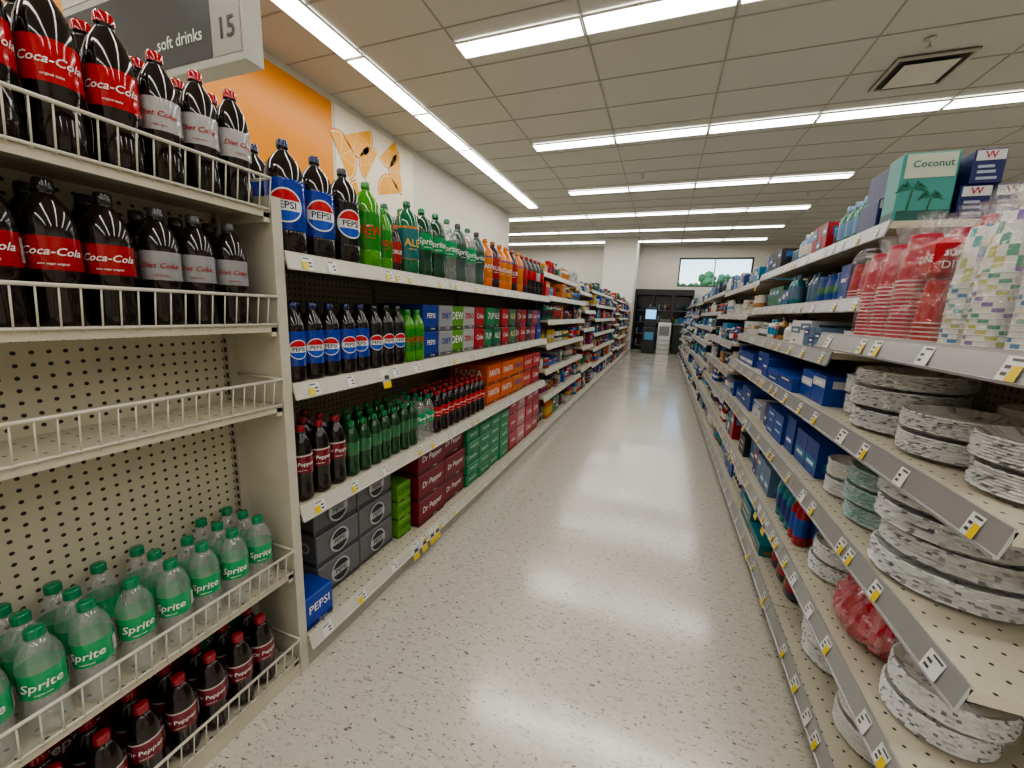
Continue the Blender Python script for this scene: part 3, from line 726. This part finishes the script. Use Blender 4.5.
flat_text(mb,(.6,1.2138,1.365),(1,0,0),(0,0,1),'SUPER',.018,WHT); flat_text(mb,(.6,1.2138,1.34),(1,0,0),(0,0,1),'DINE',.024,WHT); flat_text(mb,(.5612,1.25,1.355),(0,-1,0),(0,0,1),'DINE',.024,WHT); bag(mb,.6,1.25,1.166,.045,.24); mb.build("party_cup_pack")
W_=(.72,.71,.68)
PT=[[(.05,.22,.45),W_,W_,(.45,.5,.2),W_,W_,(.1,.4,.42),W_,W_],[(.25,.15,.42),W_,W_,(.5,.5,.15),W_,(.1,.35,.25),W_,W_],[W_,(.06,.2,.42),W_,W_,W_,(.35,.5,.5),W_]]
for i,(x,y,n) in enumerate([(.61,1.15,13),(.60,1.055,14),(.61,.96,14),(.705,1.09,16),(.71,.99,16),(.61,.865,14),(.71,1.19,17),(.72,.89,17),(.81,1.14,18),(.81,1.03,18)]):
    mb=MB(); h=cup_stack(mb,x,y,1.166,.042,n,[W_],rim=(.72,.72,.7),patt=PT[i%3]); bag(mb,x,y,1.166,.044,h); mb.build("paper_cup_pack")
mb=MB()
case(mb,-1,.66,.80,1.71,1.80,1.531,1.735,(.06,.30,.27),'',(.75,.7,.55))
yf=1.7075
mb.poly([(.668,yf+.001,1.66),(.792,yf+.001,1.66),(.792,yf+.001,1.73),(.668,yf+.001,1.73)],(.5,.55,.45),PAPER)
flat_text(mb,(.735,yf,1.70),(1,0,0),(0,0,1),'Coconut',.028,(.02,.15,.12))
for (bx,bz,hh) in((.695,1.625,.045),(.745,1.60,.035)):
    mb.poly([(bx-.008,yf,1.555),(bx-.003,yf,1.555),(bx+.003,yf,bz),(bx-.001,yf,bz)],(.03,.12,.05),PAPER)
    for a in range(7):
        t_=math.radians(a*180/6); d=(math.cos(t_),math.sin(t_))
        mb.poly([(bx,yf-.0006,bz+.003),(bx+d[0]*hh*.6-.003,yf-.0006,bz+d[1]*hh*.6+.006),(bx+d[0]*hh,yf-.0006,bz+d[1]*hh*.5-.01),(bx+d[0]*hh*.5,yf-.0006,bz+d[1]*hh*.4)],(.01,.14,.07),PAPER)
mb.build("snack_box")
mb=MB()
for lv in range(2):
    for c_ in range(4):
        x_=.655+c_*.079+(.015 if lv else 0); z_=1.532+lv*.1
        if x_+.075>.968: continue
        yb_=1.706 if x_>.8 else 1.815
        mb.rbox(x_,x_+.075,yb_,1.96,z_,z_+.098,(.01,.02,.12),PAPER,.003)
        yy_=yb_-.001
        mb.poly([(x_+.004,yy_,z_+.066),(x_+.071,yy_,z_+.066),(x_+.071,yy_,z_+.094),(x_+.004,yy_,z_+.094)],(.6,.6,.6),PAPER)
        flat_text(mb,(x_+.0375,yy_-.001,z_+.08),(1,0,0),(0,0,1),'W',.028,(.4,.02,.05))
        for q in(.012,.03,.045): mb.poly([(x_+.012,yy_,z_+q),(x_+.063-q*.3,yy_,z_+q),(x_+.063-q*.3,yy_,z_+q+.008),(x_+.012,yy_,z_+q+.008)],(.35,.4,.5),PAPER)
mb.build("tissue_boxes")
mb=MB()
for q in range(3): cup_stack(mb,.69,1.76+q*.085,1.291,.038,4,PINK,hcup=.09)
mb.lathe(.69,1.845,1.291,[(.05,0,(.75,.3,.4),FILM),(.07,.02,(.75,.3,.4),FILM),(.07,.12,(.75,.3,.4),FILM),(.05,.17,(.75,.3,.4),FILM),(.02,.2,(.75,.3,.4),FILM)],20,sy=1.8,jit=.08,smooth=False)
mb.build("paper_cup_pack")
for k in range(1,14):
    t=MB(); zk=farR if k%5<3 else farR2
    for i,(z,x) in enumerate(zk):
        hm=.22 if i==0 else zk[i-1][0]-z-.05
        ys=YS+k*BAY+.015
        if k==1 and i==0: ys=1.97
        if k==1 and i==1: ys=2.0
        blue=k<=2 and i in(3,4)
        fill(t,-1,x,XRB,ys,YS+(k+1)*BAY,z+.001,hm,PAL_B if blue else PAL_R,types=('box','flat') if blue else ('box','box','bot','bot','can','bag','flat'))
    t.build("household_merchandise")

# ================================================================== FAR END
e=MB()
e.box(-1.04,-.98,15.3,15.98,0,2.15,(.02,.02,.02),PAINT); e.box(.85,.9,15.3,15.98,0,2.15,(.02,.02,.02),PAINT)
e.box(-.98,.85,15.3,15.98,1.95,2.15,(.02,.02,.02),PAINT); e.box(-.98,.85,15.9,15.98,0,1.95,(.03,.035,.04),GLOSS)
for x in(-.4,.22): e.box(x-.03,x+.03,15.32,15.4,0,1.95,(.03,.03,.03),PAINT)
for i in range(4):
    z=.15+i*.42; e.box(-.95,.82,15.42,15.88,z,z+.02,(.15,.15,.15),PAINT)
    x=-.9
    while x<.75:
        c_=tuple(q*.5 for q in R.choice(PAL_R)); e.lathe(x,15.6,z+.02,[(.04,0,c_,GLOSS),(.04,.14,c_,GLOSS),(.015,.2,c_,GLOSS),(.015,.22,c_,GLOSS)],8); x+=R.choice([.1,.1,.3])
e.build("beverage_cooler")
ms=D.materials.new("lit_screen"); ms.use_nodes=True; bb=ms.node_tree.nodes["Principled BSDF"]
bb.inputs["Base Color"].default_value=(.1,.3,.6,1); bb.inputs["Emission Color"].default_value=(.25,.55,.9,1); bb.inputs["Emission Strength"].default_value=1.2
MATS.append(ms); SCR=10
e=MB()
e.rbox(-.62,-.2,13.9,14.3,0,.85,(.03,.03,.035),PAINT,.02); e.rbox(-.6,-.22,14.1,14.25,.85,1.5,(.03,.03,.035),PAINT,.02)
e.poly([(-.57,14.095,1.12),(-.25,14.095,1.12),(-.25,14.095,1.42),(-.57,14.095,1.42)],(1,1,1),SCR)
e.poly([(-.55,13.895,.45),(-.27,13.895,.45),(-.27,13.895,.7),(-.55,13.895,.7)],(.1,.3,.5),PAPER)
e.build("photo_kiosk")
e=MB()
e.rbox(-.15,.25,13.95,14.35,0,1.02,(.6,.6,.58),PAINT,.02); e.rbox(-.12,.22,14.0,14.3,1.02,1.12,(.1,.1,.1),PAINT,.02)
e.poly([(-.1,13.945,.6),(.2,13.945,.6),(.2,13.945,.9),(-.1,13.945,.9)],(.2,.2,.2),PAPER)
for z in(.15,.3,.45): e.box(-.12,.22,13.94,13.95,z,z+.012,(.2,.2,.2),PAINT)
e.build("printer_cabinet")
e=MB()
e.rbox(.32,.85,14.3,14.8,0,.95,(.04,.04,.04),PAINT,.02); e.box(.3,.87,14.28,14.82,.95,.98,(.3,.28,.25),PAINT)
for q in range(4): e.rbox(.34+q*.13,.45+q*.13,14.35,14.5,.98,1.15+.04*(q%2),R.choice(PAL_R),PAPER,.004)
e.build("checkout_counter")

# ================================================================== WORLD + CAMERA
wd=D.worlds.new("World"); scene.world=wd; wd.use_nodes=True
nt=wd.node_tree; bg=nt.nodes["Background"]
sky=nt.nodes.new("ShaderNodeTexSky"); sky.sky_type='NISHITA'; sky.sun_elevation=math.radians(40); sky.sun_rotation=math.radians(200); sky.sun_disc=False
nt.links.new(sky.outputs[0],bg.inputs[0]); bg.inputs[1].default_value=.3

F=400.0
Yc=Vector((152,-67,F)).normalized()
s_=.039
wz=(s_*Yc.x*1 - Yc.y)/Yc.z
Dn=Vector((-s_,1,wz)); Dn=(Dn-Yc*Dn.dot(Yc)).normalized()
Xc=Dn.cross(Yc)
right=Vector((Xc.x,Yc.x,-Dn.x)); down=Vector((Xc.y,Yc.y,-Dn.y)); fwd=Vector((Xc.z,Yc.z,-Dn.z))
M=Matrix(((right.x,-down.x,-fwd.x,0),(right.y,-down.y,-fwd.y,0),(right.z,-down.z,-fwd.z,1.2),(0,0,0,1)))
cam=D.cameras.new("camera"); cam.sensor_width=36; cam.lens=36*F/1024; cam.clip_start=.02; cam.clip_end=100
oc=D.objects.new("camera",cam); oc.matrix_world=M; scene.collection.objects.link(oc); scene.camera=oc
